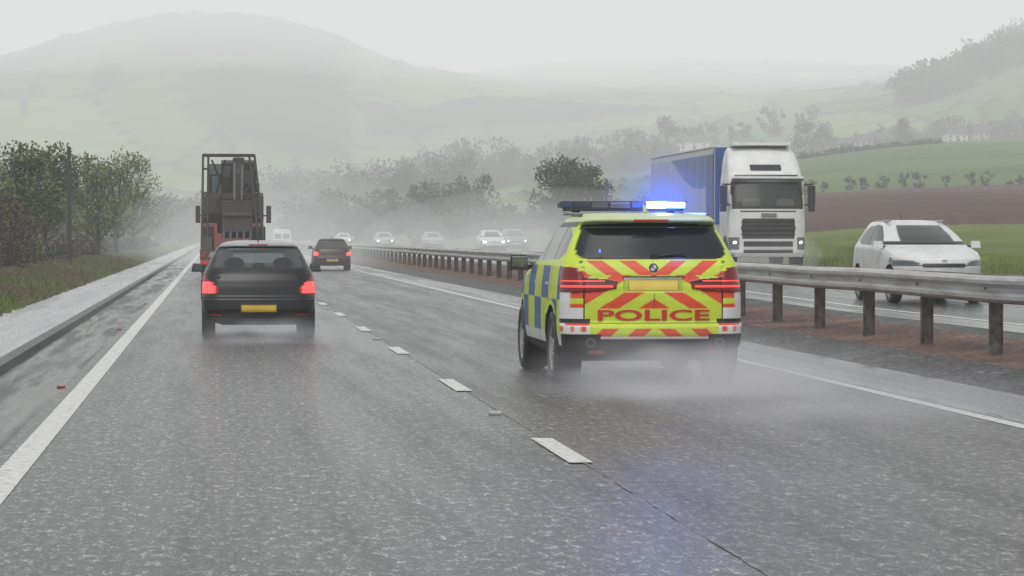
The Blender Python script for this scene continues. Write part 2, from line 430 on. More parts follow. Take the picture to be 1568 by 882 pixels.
def hatch_col(body,roof=None,tail=0,head=0,H=1.455,plate=(.75,.6,.1),rough=.2,fw=(1.03,1.36),glass=(.05,.058,.056),glrear=None):
    roof=roof or body; s=H/1.455; glrear=glrear or glass
    tl=[(.58,.72),(.63,.66),(1,.62),(1,.92),(.82,.95),(.74,.86)]
    rw=[(0,1.01),(.60,1.02),(.665,1.05),(.60,1.29),(.53,1.325),(0,1.335)]
    sw=[(.55,1.10),(.7,1.24),(1.0,1.34),(1.6,1.37),(2.05,1.32),(2.85,1.03),(2.7,.985),(.9,1.02)]
    def f(x,y,z,pt):
        ax=abs(x); zz=z/s
        if pt in('rear','rc') and y<1.0:
            if inside(tl,ax,zz): return (1,.06,.06) if tail and .66<zz<.84 and ax>.66 else ((.30,.01,.01)),(.2,(tail*(1.3 if .66<zz<.84 and ax>.66 else .15)),0)
            if inside(rw,ax,zz): 
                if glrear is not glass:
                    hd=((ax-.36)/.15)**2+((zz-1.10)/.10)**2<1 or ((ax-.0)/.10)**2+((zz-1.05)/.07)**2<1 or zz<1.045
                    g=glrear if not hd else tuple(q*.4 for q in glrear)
                    if inside([(0,1.12),(.40,1.12),(.37,1.25),(0,1.26)],ax,zz) and not hd: g=tuple(q*1.9 for q in glrear)  # light through the cabin painted into the pane's colour, headrests darker
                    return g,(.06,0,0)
                return glass,(.05,0,0)
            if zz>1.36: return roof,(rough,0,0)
            if zz>.99 and inside([(0,.995),(.63,1.0),(.71,1.04),(.635,1.33),(0,1.36)],ax,zz): return BLK,(.3,0,0)
            if ax<.265 and .385<zz<.50: return (plate if ax<.25 and .395<zz<.49 else tuple(q*.5 for q in plate)),(.4,0,0)
            if zz<.30: return (.03,.03,.03),(.6,0,0)
            if .335<zz<.36 and .55<ax<.75: return (.35,.01,.01),(.3,.05,0)
            if .595<zz<.607: return (.002,.002,.002),(.8,0,0)
            if abs(ax-.60)<.006 and .62<zz<.98: return (.002,.002,.002),(.8,0,0)
            if .50<zz<.53 and ax<.3: return (.04,.04,.04),(.3,0,.3)
            return body,(rough,0,0)
        if pt in('side','rc'):
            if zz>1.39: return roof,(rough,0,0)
            if inside(sw,y,zz):
                if abs(y-1.5-(zz-1)*.1)<.04 : return BLK,(.3,0,0)
                return GL
            if y<.3 and .66<zz<.93: return (.30,.01,.01),(.2,tail*.4,0)
            if zz<.28: return BLK,(.6,0,0)
            if (abs(y-1.35)<.01 or abs(y-2.5)<.01) and zz>.3: return tuple(c*.25 for c in body),(.4,0,0)
            if y>3.3 and .64<zz<.80: return (.35,.37,.4),(.1,0,.3)
            return body,(rough,0,0)
        if pt=='fc' or pt=='front':
            if .65<zz<.83 and ax>.42 and zz<.69+.24*(ax-.38):
                if head and .50<ax<.66 and zz<.77: return (1,.95,.85),(.1,head,0)
                return ((.55,.57,.6) if zz>.74 and ax>.55 else (.10,.11,.12)),(.1,0,.2)
            if ax<.42-.12*abs(zz-.66)/.06*.5 and .61<zz<.70: return ((.02,.02,.02) if .625<zz<.69 else (.45,.45,.45)),(.3,0,0)
            if ax<.05 and .71<zz<.76: return (.3,.3,.3),(.3,0,.5)
            if ax<.26 and .47<zz<.56: return (.7,.7,.68),(.4,0,0)
            if ax<.5 and .30<zz<.45: return BLK,(.5,0,0)
            if .52<ax<.70 and .34<zz<.44: return BLK,(.5,0,0)
            if zz<.28: return BLK,(.6,0,0)
            if fw[0]-.02<zz<fw[1]: 
                if pt=='fc': return ((body if zz>fw[0]+.04 else BLK)),(.3,0,0)
                if zz<fw[0]+.025: return BLK,(.5,0,0)
                return glass,(.07,0,0)
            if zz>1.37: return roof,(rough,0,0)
        return body,(rough,0,0)
    return f
def make_car(name,loc,oncoming=False,prof=hprof,col=None,WR=.30,Lc=4.03,hz=.02,wheels=(.68,3.2),H=1.455,W=.86,rim=(.35,.35,.37),rails=False,mirror=(.03,.03,.03)):
    e=empty(name,(loc[0],loc[1]+(Lc if oncoming else 0),loc[2]),math.pi if oncoming else 0)
    loft('body',prof,col,list(wheels),WR,hz=hz,hx=hz,hs=.04,parent=e)
    m=MB(); m.box((0,Lc/2,.36),(W*1.5,Lc*.9,.26),BLK,.8); m.obj('underbody',parent=e)
    m=MB()
    for sx in(-1,1):
        for yy in wheels: m.wheel(sx*(W-.115),yy,WR,WR,.2,sx,rim,20)
    m.obj('wheels',parent=e)
    m=MB(); my=Lc*.665; mz=H*.70
    for sx in(-1,1):
        m.box((sx*(W+.06),my,mz),(.19,.11,.13),mirror,.25,taper=.8)
        m.box((sx*(W+.06),my-.058,mz),(.15,.01,.09),(.2,.22,.24),.05,0,.9)
        m.box((sx*(W-.04),my,mz-.04),(.1,.05,.04),BLK,.3)
        if rails: m.tube((sx*.52,.8,H-.03),(sx*.51,2.0,H-.02),.022,.022,(.35,.35,.36),.3,0,.5)
    m.tube((0,.85,H-.02),(0,.65,H+.12),.012,.005,BLK,.4)
    m.tube((.0,.24,1.03),(.26,.29,1.07),.012,.009,BLK,.4)
    m.box((0,.52,1.385),(.28,.02,.014),(.3,.01,.01),.3,.15 if not oncoming else 0)
    m.obj('mirrors_and_trim',bev=.02,parent=e)
    return e
make_car('black_hatchback',(.66,43.2,0),False,hprof,hatch_col((.008,.008,.010),(.36,.37,.38),tail=1.3,plate=(.75,.52,.05),glrear=(.075,.085,.09)),hz=.010,WR=.30)  # pale roof colour stands in for sky reflected on black paint
c=hatch_col((.05,.012,.015),None,tail=1.8); make_car('dark_red_hatchback',(5.35,132,0),False,hprof,c,hz=.03)
WH=(.72,.73,.74)
def zopp(y): return float(np.interp(y,[20,50,90,200,400],[.25,.27,.5,.5,.5]))
cf=hatch_col(WH,None,head=0,H=1.545)
make_car('white_crossover',(13.25,51.8,zopp(52)),True,xprof,cf,WR=.33,Lc=4.16,hz=.012,wheels=(.75,3.32),H=1.545,W=.87,rails=True,mirror=WH)
for nm,px,D,colr,hd,pr in [('white_hatchback',757,183,WH,6,hprof),('silver_hatchback',590,245,(.4,.41,.42),4,hprof),('grey_hatchback',665,238,(.35,.36,.38),0,hprof),
                        ('silver_crossover',792,193,(.22,.23,.25),6,xprof),('white_hatchback',527,310,WH,3,hprof)]:
    cc=hatch_col(colr,None,head=hd,H=1.455 if pr is hprof else 1.545)
    make_car(nm,(az(px)*D,D,.5),True,pr,cc,hz=.035,Lc=4.03 if pr is hprof else 4.16,mirror=colr)

e=empty('white_van',(az(432)*290,290,0))
vprof=[(.25,.1,5.0,.9,.1,.2),(.5,0,5.2,.98,.1,.3),(.9,.02,5.1,.98,.1,.3),(1.3,.05,4.5,.96,.1,.25),(1.9,.1,3.9,.92,.1,.2),(2.2,.15,3.5,.86,.1,.2),(2.28,.3,3.3,.7,.1,.1)]
loft('body',vprof,lambda x,y,z,pt:((BLK,(.1,0,0)) if (pt=='rear' and 1.3<z<1.8 and .1<abs(x)<.75) else (((1,.05,.05),(.3,.8,0)) if pt in('rear','rc') and .9<z<1.2 and abs(x)>.85 else (WH,(.3,0,0)))),[.9,4.2],.34,hz=.06,hx=.06,hs=.1,parent=e)
m=MB()
for sx in(-1,1):
    for yy in(.9,4.2): m.wheel(sx*.85,yy,.34,.34,.22,sx)
m.obj('wheels',parent=e)

# ============================================================ ARTICULATED LORRY (oncoming)
lz=.48
lor=empty('articulated_lorry',(17.55,91.0+17.0,lz),math.pi)
tprof=[(.38,14.75,16.85,1.15,.1,.2),(.5,14.7,16.98,1.23,.1,.28),(1.3,14.7,17.0,1.24,.1,.3),(1.9,14.7,16.98,1.24,.1,.3),(2.15,14.7,16.93,1.24,.1,.3),(2.9,14.7,16.70,1.20,.1,.28),(3.05,14.7,16.62,1.18,.1,.28),(3.4,14.7,16.3,1.15,.1,.28),(3.75,14.75,15.9,1.08,.1,.3),(3.9,14.8,15.5,1.0,.1,.3),(3.95,14.9,15.3,.8,.1,.1)]
def lcol(x,y,z,pt):
    ax=abs(x)
    if pt in('front','fc'):
        if 2.02<z<2.72 and ax<1.10: 
            if z<2.25 and (ax-.55)**2/.09+(z-2.1)**2/.04<1: return (.10,.09,.08),(.1,0,0)
            return (.03,.033,.036),(.05,0,0)
        if 1.90<z<2.80 and ax<1.16: return BLK,(.3,0,0)
        if 2.84<z<3.02 and ax<1.02: return (.03,.03,.035),(.2,0,0)
        if 3.12<z<3.34 and ax<.5: return (.03,.03,.035),(.2,0,0)
        if 1.80<z<1.87 and ax<.9: return (.05,.05,.05),(.3,0,0)
        if .95<z<1.62 and ax<.88-.12*abs(z-1.3):
            return ((.015,.015,.015) if int(z/.07)%2 else (.05,.05,.05)),(.4,0,0)
        if .48<z<.88 and ax<.80: 
            if .62<z<.72: return (.6,.6,.6),(.3,0,0)
            return (.02,.02,.02),(.5,0,0)
        if .62<z<1.02 and ax>.93:
            if .80<z<.90 and 1.0<ax<1.12: return (1,.97,.9),(.1,7,0)
            return (.2,.2,.21),(.1,0,.2)
        return WHT,(.3,0,0)
    if pt=='side':
        if 2.0<z<2.75 and y>15.8 and y<16.6: return GL
        if z<.5: return BLK,(.5,0,0)
        if abs(y-15.7)<.02: return (.2,.2,.2),(.4,0,0)
        return WHT,(.3,0,0)
    return WHT,(.4,0,0)
loft('cab',tprof,lcol,[16.05],.5,hz=.025,hx=.03,hs=.05,bow=(.0,.15),taper=0,parent=lor,cutx=.7)
m=MB()
m.box((0,16.75,2.86),(2.3,.35,.07),(.65,.66,.67),.3,rot=(.35,0,0))
for sx in(-1,1):
    m.box((sx*1.43,16.75,2.35),(.22,.16,.62),(.03,.03,.035),.3); m.box((sx*1.33,16.75,2.70),(.26,.06,.05),BLK,.4); m.box((sx*1.33,16.75,2.05),(.26,.06,.05),BLK,.4)
    m.box((sx*1.43,16.75,1.93),(.20,.14,.2),(.03,.03,.035),.3)
    m.tube((sx*.45,16.92,1.98),(sx*.05-.1,16.86,2.2),.012,.012,BLK)
m.box((0,16.97,.45),(2.2,.14,.12),(.5,.5,.5),.4)
m.box((0,15.25,3.98),(1.9,1.1,.10),WHT,.3,rot=(.08,0,0))
m.box((0,17.02,1.72),(.5,.02,.12),(.35,.35,.36),.2,0,.7)
m.obj('cab_fittings',bev=.02,parent=lor)
m=MB()
def band(m,x,y0,y1,z0,z1,ny,nz,f):
    vs=[];cs=[];fs=[]
    for i in range(ny+1):
        for j in range(nz+1):
            y=y0+(y1-y0)*i/ny; z=z0+(z1-z0)*j/nz; vs.append((x+.02*math.sin(y*4.1)*math.sin((z-z0)/(z1-z0)*3.14),y,z)); cs.append(f(y,z))
    for i in range(ny):
        for j in range(nz):
            a=i*(nz+1)+j; fs.append((a,a+1,a+nz+2,a+nz+1))
    m.add(vs,fs,cs,.35)
m.box((0,7.15,2.58),(2.46,13.9,2.78),(.60,.62,.64),.4)
def tcol(y,z):
    if z<1.45: return (.50,.52,.55)
    if z>3.76: return (.62,.64,.66)
    k=3.35-.12*(y-7)+.3*math.sin(y*.5)
    if y>12.6: return (.10,.15,.30)
    if z<k: return (.46,.49,.55)
    return (.14,.20,.36)
for sx in(-1,1): band(m,sx*1.256,.3,13.9,1.25,3.9,120,60,tcol)
m.box((0,14.115,2.7),(2.46,.03,2.5),(.05,.12,.34),.4)
m.box((0,7.15,3.985),(2.54,13.95,.05),(.75,.76,.77),.3)
m.box((0,8,1.0),(1.2,13.5,.22),BLK,.7)
for sx in(-1,1):
    for yy in(1.6,2.9,4.2,12.7): m.wheel(sx*1.08,yy,.5,.5,.34,sx,(.3,.3,.3),20)
    m.wheel(sx*1.08,16.05,.5,.5,.32,sx,(.4,.4,.4),20)
    m.box((sx*1.2,8.3,.85),(.05,5.5,.6),(.4,.41,.42),.4)
m.obj('trailer',bev=0,parent=lor)

# ============================================================ PLANT TRAILER WITH EXCAVATOR
pl=empty('low_loader_with_excavator',(.72,109,0))
m=MB()
ORG=(.075,.055,.045); GRY=(.045,.043,.043); DRK=(.020,.020,.023)
m.box((0,4.5,.95),(2.5,9,.16),GRY,.6); m.box((0,.02,.80),(2.5,.08,.34),(.10,.05,.045),.5)
for i in range(9): m.box((-1.1+i*.275,-.03,.84),(.12,.02,.22),(.35,.35,.33) if i%2 else (.26,.04,.03),.4,rot=(0,.5,0))
for sx in(-1,1):
    m.box((sx*1.05,-.05,.55),(.36,.06,.16),(.5,.03,.02),.3,.2)
    for yy in(1.4,2.6,3.8): m.wheel(sx*1.0,yy,.42,.42,.4,sx)
    m.box((sx*1.0,.1,.36),(.45,.03,.4),BLK,.7)
    m.box((sx*1.32,.3,2.35),(.18,.1,.65),(.04,.04,.05),.5); m.box((sx*1.25,.3,2.3),(.3,.05,.05),BLK,.5)
m.box((-.45,-.04,.62),(.5,.02,.11),(.7,.55,.08),.4)
m.box((-1.0,.05,1.25),(.42,.05,.5),(.10,.065,.06),.5); m.box((.95,.05,1.2),(.4,.05,.35),(.09,.06,.055),.5)
for sx in(-1,1):
    x0=sx*1.17; x1=sx*.97
    tx=lambda x,z: x-(z-1)*(.105 if sx>0 else .012)*sx
    for xx in(x0,x1):
        m.tube((xx,.12,1.0),(tx(xx,4.55),.35,4.55),.06,.045,ORG if (xx==x0 and sx<0) else GRY,.6,n=6)
    for k in range(4):
        z=1.35+k*.9; m.box(((tx(x0,z)+tx(x1,z))/2,.2,z),(.2,.05,.08),(.05,.044,.04),.6)
m.box((-.17,.36,4.56),(1.98,.18,.12),DRK,.5)
m.obj('trailer_and_ramps',bev=.02,parent=pl)
m=MB()
for sx in(-1,1): 
    m.prism([(1.6,1.05),(1.3,1.45),(1.6,1.9),(5.6,1.9),(5.9,1.45),(5.6,1.05)],sx*.72,sx*1.22,DRK,.8)
m.box((0,3.5,1.9),(1.2,2.4,.5),DRK,.7)
m.prism([(1.7,2.05),(1.5,2.4),(1.6,3.05),(2.6,3.2),(5.0,3.1),(5.0,2.05)],-1.15,1.15,(.048,.038,.034),.5)
m.prism([(2.6,2.1),(2.4,3.9),(2.7,4.3),(4.2,4.3),(4.4,2.8),(4.4,2.1)],-.95,.05,DRK,.4)
m.box((-.50,2.42,3.4),(.6,.04,.85),(.10,.12,.14),.1)
m.prism([(4.4,2.9),(4.0,3.5),(2.4,4.35),(.9,4.50),(.8,4.20),(2.3,4.0),(3.6,3.2),(3.9,2.8)],.0,.36,(.07,.05,.035),.5)
m.prism([(.6,4.48),(1.15,4.48),(.95,3.0),(.65,2.9),(.5,3.9)],-.02,.42,(.075,.058,.05),.5)
m.tube((.18,1.9,4.5),(.18,.7,4.0),.09,.07,(.2,.2,.2),.3,n=8)
m.tube((.05,.45,4.3),(.05,.5,2.9),.05,.05,(.20,.19,.19),.3,n=8); m.tube((.35,.45,4.2),(.32,.5,2.9),.05,.05,(.20,.19,.19),.3,n=8)
m.prism([(.25,2.85),(1.3,2.95),(1.45,2.2),(1.1,1.55),(.55,1.45),(.1,1.7),(.2,2.2)],-.42,.72,(.035,.028,.026),.6)
for k in range(5): m.prism([(.05,1.72),(.22,1.62),(.06,1.40)],-.40+k*.25,-.32+k*.25,(.14,.14,.14),.4)
m.box((.15,.12,2.35),(1.05,.06,.12),(.08,.065,.055),.5)
m.prism([(1.3,3.15),(1.2,4.3),(1.6,4.42),(1.7,3.15)],-.45,.86,DRK,.5)
m.box((.60,1.14,3.75),(.36,.03,.5),(.09,.10,.12),.2); m.box((-.22,1.14,3.95),(.30,.03,.4),(.07,.08,.10),.2)
m.box((.05,.9,3.05),(1.5,.2,.22),(.085,.062,.05),.5)
for a,b in [((-.3,.6,4.4),(-.65,.9,3.1)),((.6,.5,4.3),(.75,.8,2.9)),((-.1,.45,3.9),(-.6,.7,2.7)),((.75,.6,3.7),(.35,.4,3.0)),((-.8,.6,4.4),(-.3,.8,3.2))]:
    m.tube(a,b,.04,.04,DRK,.6,n=6)
m.box((.75,2.3,3.3),(.5,1.2,.5),DRK,.5)
m.obj('excavator',bev=.02,parent=pl)
m=MB(); m.box((0,12,1.6),(2.45,2.2,2.6),(.3,.08,.06),.4); m.box((0,10.8,.9),(1,3,.3),DRK)
for sx in(-1,1):
    for yy in(10.4,12.6): m.wheel(sx*1.0,yy,.5,.5,.34,sx)
m.obj('tractor_unit',bev=.08,parent=pl)

# ============================================================ ROAD CORRIDOR
Y0,Y1=-12,780
ysamp=[Y0,0,10,20,30,40,50,60,70,80,90,110,140,200,300,500,Y1]
def strips(name,defs):
    vs=[];fs=[];mi=[];mats=[]
    for (x0,z0,x1,z1,mat) in defs:
        if mat not in mats: mats.append(mat)
        o=len(vs)
        for y in ysamp:
            a=z0(y) if callable(z0) else z0; b=z1(y) if callable(z1) else z1
            vs+= [(x0,y,a),(x1,y,b)]
        for i in range(len(ysamp)-1):
            fs.append((o+2*i,o+2*i+1,o+2*i+3,o+2*i+2)); mi.append(mats.index(mat))
    return mkobj(name,vs,fs,mats,matidx=mi)
strips('road',[(-2.30,.0,-1.50,0,PUD),(-1.50,0,2.42,0,ASPH),(2.42,0,6.5,0,ASPH2),(6.5,0,7.55,.01,STRIP)])
zo=zopp
strips('median_ground',[(7.55,.01,8.25,.14,GRAV),(8.25,.14,9.9,lambda y:zo(y)-.03,SOIL),(9.9,lambda y:zo(y)-.03,10.4,lambda y:zo(y),GRAV)])
strips('oncoming_road',[(10.4,zo,11.2,zo,STRIP),(11.2,zo,19.0,zo,ASPH),(19.0,zo,19.8,zo,STRIP)])
strips('kerb',[(-2.30,0,-2.31,.10,KERB),(-2.31,.10,-2.45,.115,KERB)])
strips('roadside_path',[(-2.45,.11,-3.75,.14,PAVE)])
strips('verge',[(-3.75,.14,-4.3,.22,GRASSM),(-4.3,.22,-6.2,.42,GRASSM),(-6.2,.42,-9,.5,GRASSM),(-9,.5,-11,-.3,GRASSM),
  (19.8,zo,21.5,lambda y:zo(y)+.05,GRASSM),(21.5,lambda y:zo(y)+.05,24,lambda y:zo(y)-.5,GRASSM)])
vs=[];fs=[]
def quad(x0,x1,y0,y1,z=.004,za=None):
    o=len(vs); z0=z if za is None else za(y0)+z; z1=z if za is None else za(y1)+z
    vs.extend([(x0,y0,z0),(x1,y0,z0),(x1,y1,z1),(x0,y1,z1)]); fs.append((o,o+1,o+2,o+3))
for a,b in zip(ysamp[:-1],ysamp[1:]):
    quad(-1.38,-1.19,a,b); quad(6.29,6.43,a,b)
    quad(11.25,11.38,a,b,.004,zo); quad(18.8,18.95,a,b,.004,zo)
y=19.05-27
while y<700:
    quad(2.335,2.495,y,y+2.35,.008); quad(15.05,15.17,y,y+2.35,.004,zopp); y+=9
mkobj('lane_markings',vs,fs,MARK)
m=MB(); y=24.4-18
while y<300:
    m.box((2.36,y,.014),(.10,.13,.026),(.6,.6,.58),.4); m.box((-1.52,y+4.8,.010),(.08,.10,.02),(.40,.06,.04),.4); y+=18
m.obj('road_studs',bev=.005)
m2,nt=newmat('joint_seam'); b=bsdf(nt); co=objco(nt); n=noise_n(nt,co,1,5,.7,(9,2.2,1))
c=ramp(nt,n,[(.42,(.05,.05,.05)),(.60,(.30,.30,.31))]); L(nt,c.outputs[0],b.inputs['Base Color']); b.inputs['Roughness'].default_value=.4
vs=[];fs=[];rng=random.Random(3); y=-5
while y<160:
    xx=2.44+rng.uniform(-.006,.006); w=rng.choice([.001,.003,.005,.008,.012])
    vs+=[(xx-w,y,.004),(xx+w,y,.004)]
    k=len(vs)
    if k>2 and rng.random()<.82: fs.append((k-4,k-3,k-1,k-2))
    y+=rng.uniform(.12,.35)
mkobj('joint_seam',vs,fs,m2)

m,nt=newmat('galvanised_steel'); b=bsdf(nt); co=objco(nt)
n=noise_n(nt,co,1,5,.65,(6,.8,9)); c=ramp(nt,n,[(.3,(.24,.22,.20)),(.5,(.42,.405,.39)),(.7,(.56,.56,.55))]); L(nt,c.outputs[0],b.inputs['Base Color'])
b.inputs['Metallic'].default_value=.3; b.inputs['Roughness'].default_value=.4; GALV=m
RUST=mat_simple('weathered_post',[(.05,.035,.03),(.12,.095,.085),(.19,.17,.16)],9,.6,.3,.01)
gr=empty('guard_rail',(8.8,0,.0))
vs=[];fs=[]
prof=[(0,0),(.05,.02),(.08,.05),(.08,.09),(.02,.14),(.02,.17),(.08,.22),(.08,.26),(.05,.29),(-.03,.31)]
rgr=random.Random(9)
for side,xo in((-1,-.10),(1,.10)):
    y=16.0; dz=0
    while y<420:
        o=len(vs); n=len(prof); dz2=rgr.uniform(-.008,.008)
        for yy,g,dd in((y,0.0,dz),(y+3.23,.006,dz2)):
            for (a,z) in prof: vs.append((xo+side*(a*1+g),yy,.765+z+dd))
        dz=dz2
        for i in range(n-1): fs.append((o+i,o+i+1,o+n+i+1,o+n+i))
        y+=3.2
ob=mkobj('beams',vs,fs,GALV); ob.parent=gr
mdf=ob.modifiers.new('s','SOLIDIFY'); mdf.thickness=.005
m=MB(); m2b=MB(); y=32.1-16
while y<420:
    m.box((0,y,.56),(.14,.012,.92),(.1,.1,.1)); m.box((-.07,y,.56),(.012,.06,.92),(.1,.1,.1)); m.box((.07,y,.56),(.012,.06,.92),(.1,.1,.1))
    for sx in(-1,1): m2b.tube((sx*.10,y,.92),(sx*.145,y,.92),.02,.016,(.3,.3,.3),.4,0,.5,6)
    m2b.box((0,y,.96),(.2,.06,.08),(.3,.3,.3),.4,0,.4)
    y+=3.2
o=m.obj('posts',RUST,parent=gr); o=m2b.obj('bolts_and_spacers',PAINT,parent=gr)

# ============================================================ TERRAIN
colpx=[-900,-400,0,120,240,360,480,600,800,1000,1200,1400,1568,2000,3000]
rowD=[0,60,150,350,700,860,1100,1250,1600,2300,5000]
TAB=np.array([
[.8,.6,.3,.1,0,0,0,0,0,0,.2,.25,.25,.3,.4],
[.8,.6,.3,.1,0,0,0,0,0,0,.2,.25,.25,.3,.4],
[2,1,.5,.2,0,0,0,0,.2,.8,1.6,2.0,2.1,2.5,3],
[6,3,2,1,.4,.3,.3,.4,2.6,4.5,6.6,7.4,7.6,8,9],
[20,15,7,3,.6,.6,2,5,13,16,21,25,26,28,30],
[30,22,12,9,5,5,7,9,17,21,25,27,29,34,36],
[60,50,32,30,27,25,25,27,33,42,49,56,72,88,90],
[80,70,54,53,51,48,44,38,42,50,58,66,88,110,110],
[100,98,99,114,124,125,117,99,84,84,84,86,92,110,110],
[100,100,90,100,112,112,112,112,140,145,142,138,135,120,110],
[60]*15],float)
cpa=np.array([az(p) for p in colpx]); lD=np.log(np.array(rowD,float)+40)
def hz_(X,Y):
    Yc=max(Y,20); a=X/Yc; l=math.log(Yc+40)
    i=int(np.clip(np.searchsorted(lD,l)-1,0,len(lD)-2)); j=int(np.clip(np.searchsorted(cpa,a)-1,0,len(cpa)-2))
    t=min(max((l-lD[i])/(lD[i+1]-lD[i]),0),1); s=min(max((a-cpa[j])/(cpa[j+1]-cpa[j]),0),1)
    return (TAB[i,j]*(1-s)+TAB[i,j+1]*s)*(1-t)+(TAB[i+1,j]*(1-s)+TAB[i+1,j+1]*s)*t
rows=list(np.concatenate([np.linspace(-60,60,12),np.geomspace(62,700,150),np.geomspace(705,2400,190),np.geomspace(2450,6500,14)]))
NC=420; aa=np.linspace(-.42,.72,NC)
Z=np.zeros((len(rows),NC)); XX=np.zeros_like(Z)
for i,Yv in enumerate(rows):
    for j,a in enumerate(aa):
        X=5+a*(max(Yv,0)+150); XX[i,j]=X; Z[i,j]=hz_(X,Yv)
for _ in range(26):
    Zp=np.pad(Z,1,mode='edge'); Z=(Zp[:-2,1:-1]+Zp[2:,1:-1]+Zp[1:-1,:-2]+Zp[1:-1,2:]+2*Z)/6
def ground_z(X,Y):
    i=int(np.clip(np.searchsorted(rows,Y)-1,0,len(rows)-2)); a=(X-5)/(max(Y,0)+150)
    j=int(np.clip((a-aa[0])/(aa[1]-aa[0]),0,NC-2)); 
    return float(Z[i,j])
rs=np.random.RandomState(5)
sites=np.array([(rs.uniform(-900,3000),rs.uniform(math.log(500),math.log(2600))*600) for _ in range(330)])
gcols=[(.11,.19,.045),(.14,.22,.055),(.09,.155,.04),(.15,.20,.065),(.12,.18,.05),(.17,.25,.075),(.10,.165,.045)]
scol=[gcols[rs.randint(len(gcols))] for _ in sites]
verts=[];cols=[]
def mixt(a,b,t): return tuple(p*(1-t)+q*t for p,q in zip(a,b))
for i,Yv in enumerate(rows):
    for j,a in enumerate(aa):
        X=XX[i,j]; z=Z[i,j]; D=max(Yv,20)
        px=784+F*math.tan(math.atan(X/D)-YAW) if D>60 else (0 if X<0 else 1500)
        nz=noise.noise(Vector((X*.01,Yv*.01,0))); n2=noise.noise(Vector((X*.05,Yv*.05,3)))
        n3=noise.noise(Vector((X*.004+5,Yv*.004,7))); n4=noise.noise(Vector((X*.12,Yv*.12,1)))
        wd=0.0
        if D>1120 and px<540: wd=max(wd,min(1,max(0,(n3+.5*nz+.12*n2+.10+ (.5 if D>1430 else 0))*4))*min(1,(560-px)/80+.2))
        if D>1020 and px>1330+80*nz: wd=max(wd,min(1,max(0,(n3*.7+nz*.6+.14)*6)))
        if 1120<D and 560<px<1330: wd=max(wd,min(1,max(0,(nz*.7+n3-.38)*6)))
        if D<480:
            if X>20 and 150<D<335+.04*(px-1150) and px>1120: c=(.11,.064,.054)
            elif X>20 and D<=150: c=(.14,.18,.045)
            else: c=(.11,.165,.05)
            z+=.25*n2*min(1,max(0,(D-80)/100))
        elif D<820 and px>1130: c=(.115,.18,.065)
        else:
            q=(sites[:,0]-px)**2+((sites[:,1]-math.log(D)*600)*1.6)**2
            k=np.argpartition(q,2)[:2]; k=k[np.argsort(q[k])]
            c=scol[k[0]]
            if math.sqrt(q[k[1]])-math.sqrt(q[k[0]])<5 : c=(.055,.08,.035); z+=1.2
        if wd>0:
            c=mixt(c,(.050+.018*n2,.070+.022*n2,.036),min(1,wd*1.2)); z+=wd*(2.0+1.6*n2+1.8*n4)
        if D>500: z+=1.4*nz+ (3*n3 if D>900 else 0)
        if -10.5<X<23.5 and Yv<900: z=min(z,-.5+max(0,Yv-720)*.05)
        verts.append((X,Yv,z)); cols.append(c)
faces=[(i*NC+j,i*NC+j+1,(i+1)*NC+j+1,(i+1)*NC+j) for i in range(len(rows)-1) for j in range(NC-1)]
mkobj('ground_and_hills',verts,faces,TERR,cols,None,True)

# ============================================================ FOLIAGE
class Leaves:
    def __init__(s): s.v=[];s.c=[]
    def clump(s,c,r,n,size,col,var=.3):
        d=np.random.normal(size=(n,3)); d/=np.linalg.norm(d,axis=1)[:,None]
        rad=np.random.uniform(.2,1,n)**.55*np.random.uniform(.85,1.2,n)
        p=np.array(c)+d*rad[:,None]*np.array(r)
        u=np.random.normal(size=(n,3)); u/=np.linalg.norm(u,axis=1)[:,None]
        w=np.cross(u,np.random.normal(size=(n,3))); w/=np.linalg.norm(w,axis=1)[:,None]
        sz=size*np.random.uniform(.5,1.3,n)[:,None]
        q=np.stack([p-u*sz,p-w*sz*.7,p+u*sz,p+w*sz*.7],1)
        s.v.append(q.reshape(-1,3))
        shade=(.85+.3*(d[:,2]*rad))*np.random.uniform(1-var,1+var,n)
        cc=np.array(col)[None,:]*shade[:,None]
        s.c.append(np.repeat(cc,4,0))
    def obj(s,name,parent=None,mat=None):
        v=np.concatenate(s.v); c=np.clip(np.concatenate(s.c),.004,1)
        n=len(v)//4; me=bpy.data.meshes.new(name)
        me.vertices.add(len(v)); me.vertices.foreach_set('co',v.astype(np.float32).ravel())
        me.loops.add(4*n); me.loops.foreach_set('vertex_index',np.arange(4*n,dtype=np.int32))
        me.polygons.add(n); me.polygons.foreach_set('loop_start',np.arange(0,4*n,4,dtype=np.int32)); me.polygons.foreach_set('loop_total',np.full(n,4,np.int32))
        me.update(calc_edges=True)
        a=me.color_attributes.new('Col','FLOAT_COLOR','POINT'); cc=np.ones((len(v),4),np.float32); cc[:,:3]=c; a.data.foreach_set('color',cc.ravel())
        me.materials.append(mat or LEAF); ob=bpy.data.objects.new(name,me); scene.collection.objects.link(ob)
        if parent: ob.parent=parent
        return ob
BARK=(.06,.05,.042)
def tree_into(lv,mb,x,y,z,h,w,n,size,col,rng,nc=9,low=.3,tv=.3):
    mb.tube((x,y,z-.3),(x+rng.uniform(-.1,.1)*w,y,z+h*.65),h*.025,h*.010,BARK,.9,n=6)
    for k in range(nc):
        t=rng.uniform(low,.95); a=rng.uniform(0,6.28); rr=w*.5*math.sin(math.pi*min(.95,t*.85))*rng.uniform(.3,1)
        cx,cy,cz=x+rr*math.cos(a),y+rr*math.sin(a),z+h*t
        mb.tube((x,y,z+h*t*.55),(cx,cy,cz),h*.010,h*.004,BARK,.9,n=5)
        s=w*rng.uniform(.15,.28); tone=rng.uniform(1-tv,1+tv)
        lv.clump((cx,cy,cz),(s,s,s*.85),n//nc,size,(col[0]*tone,col[1]*tone,col[2]*tone))
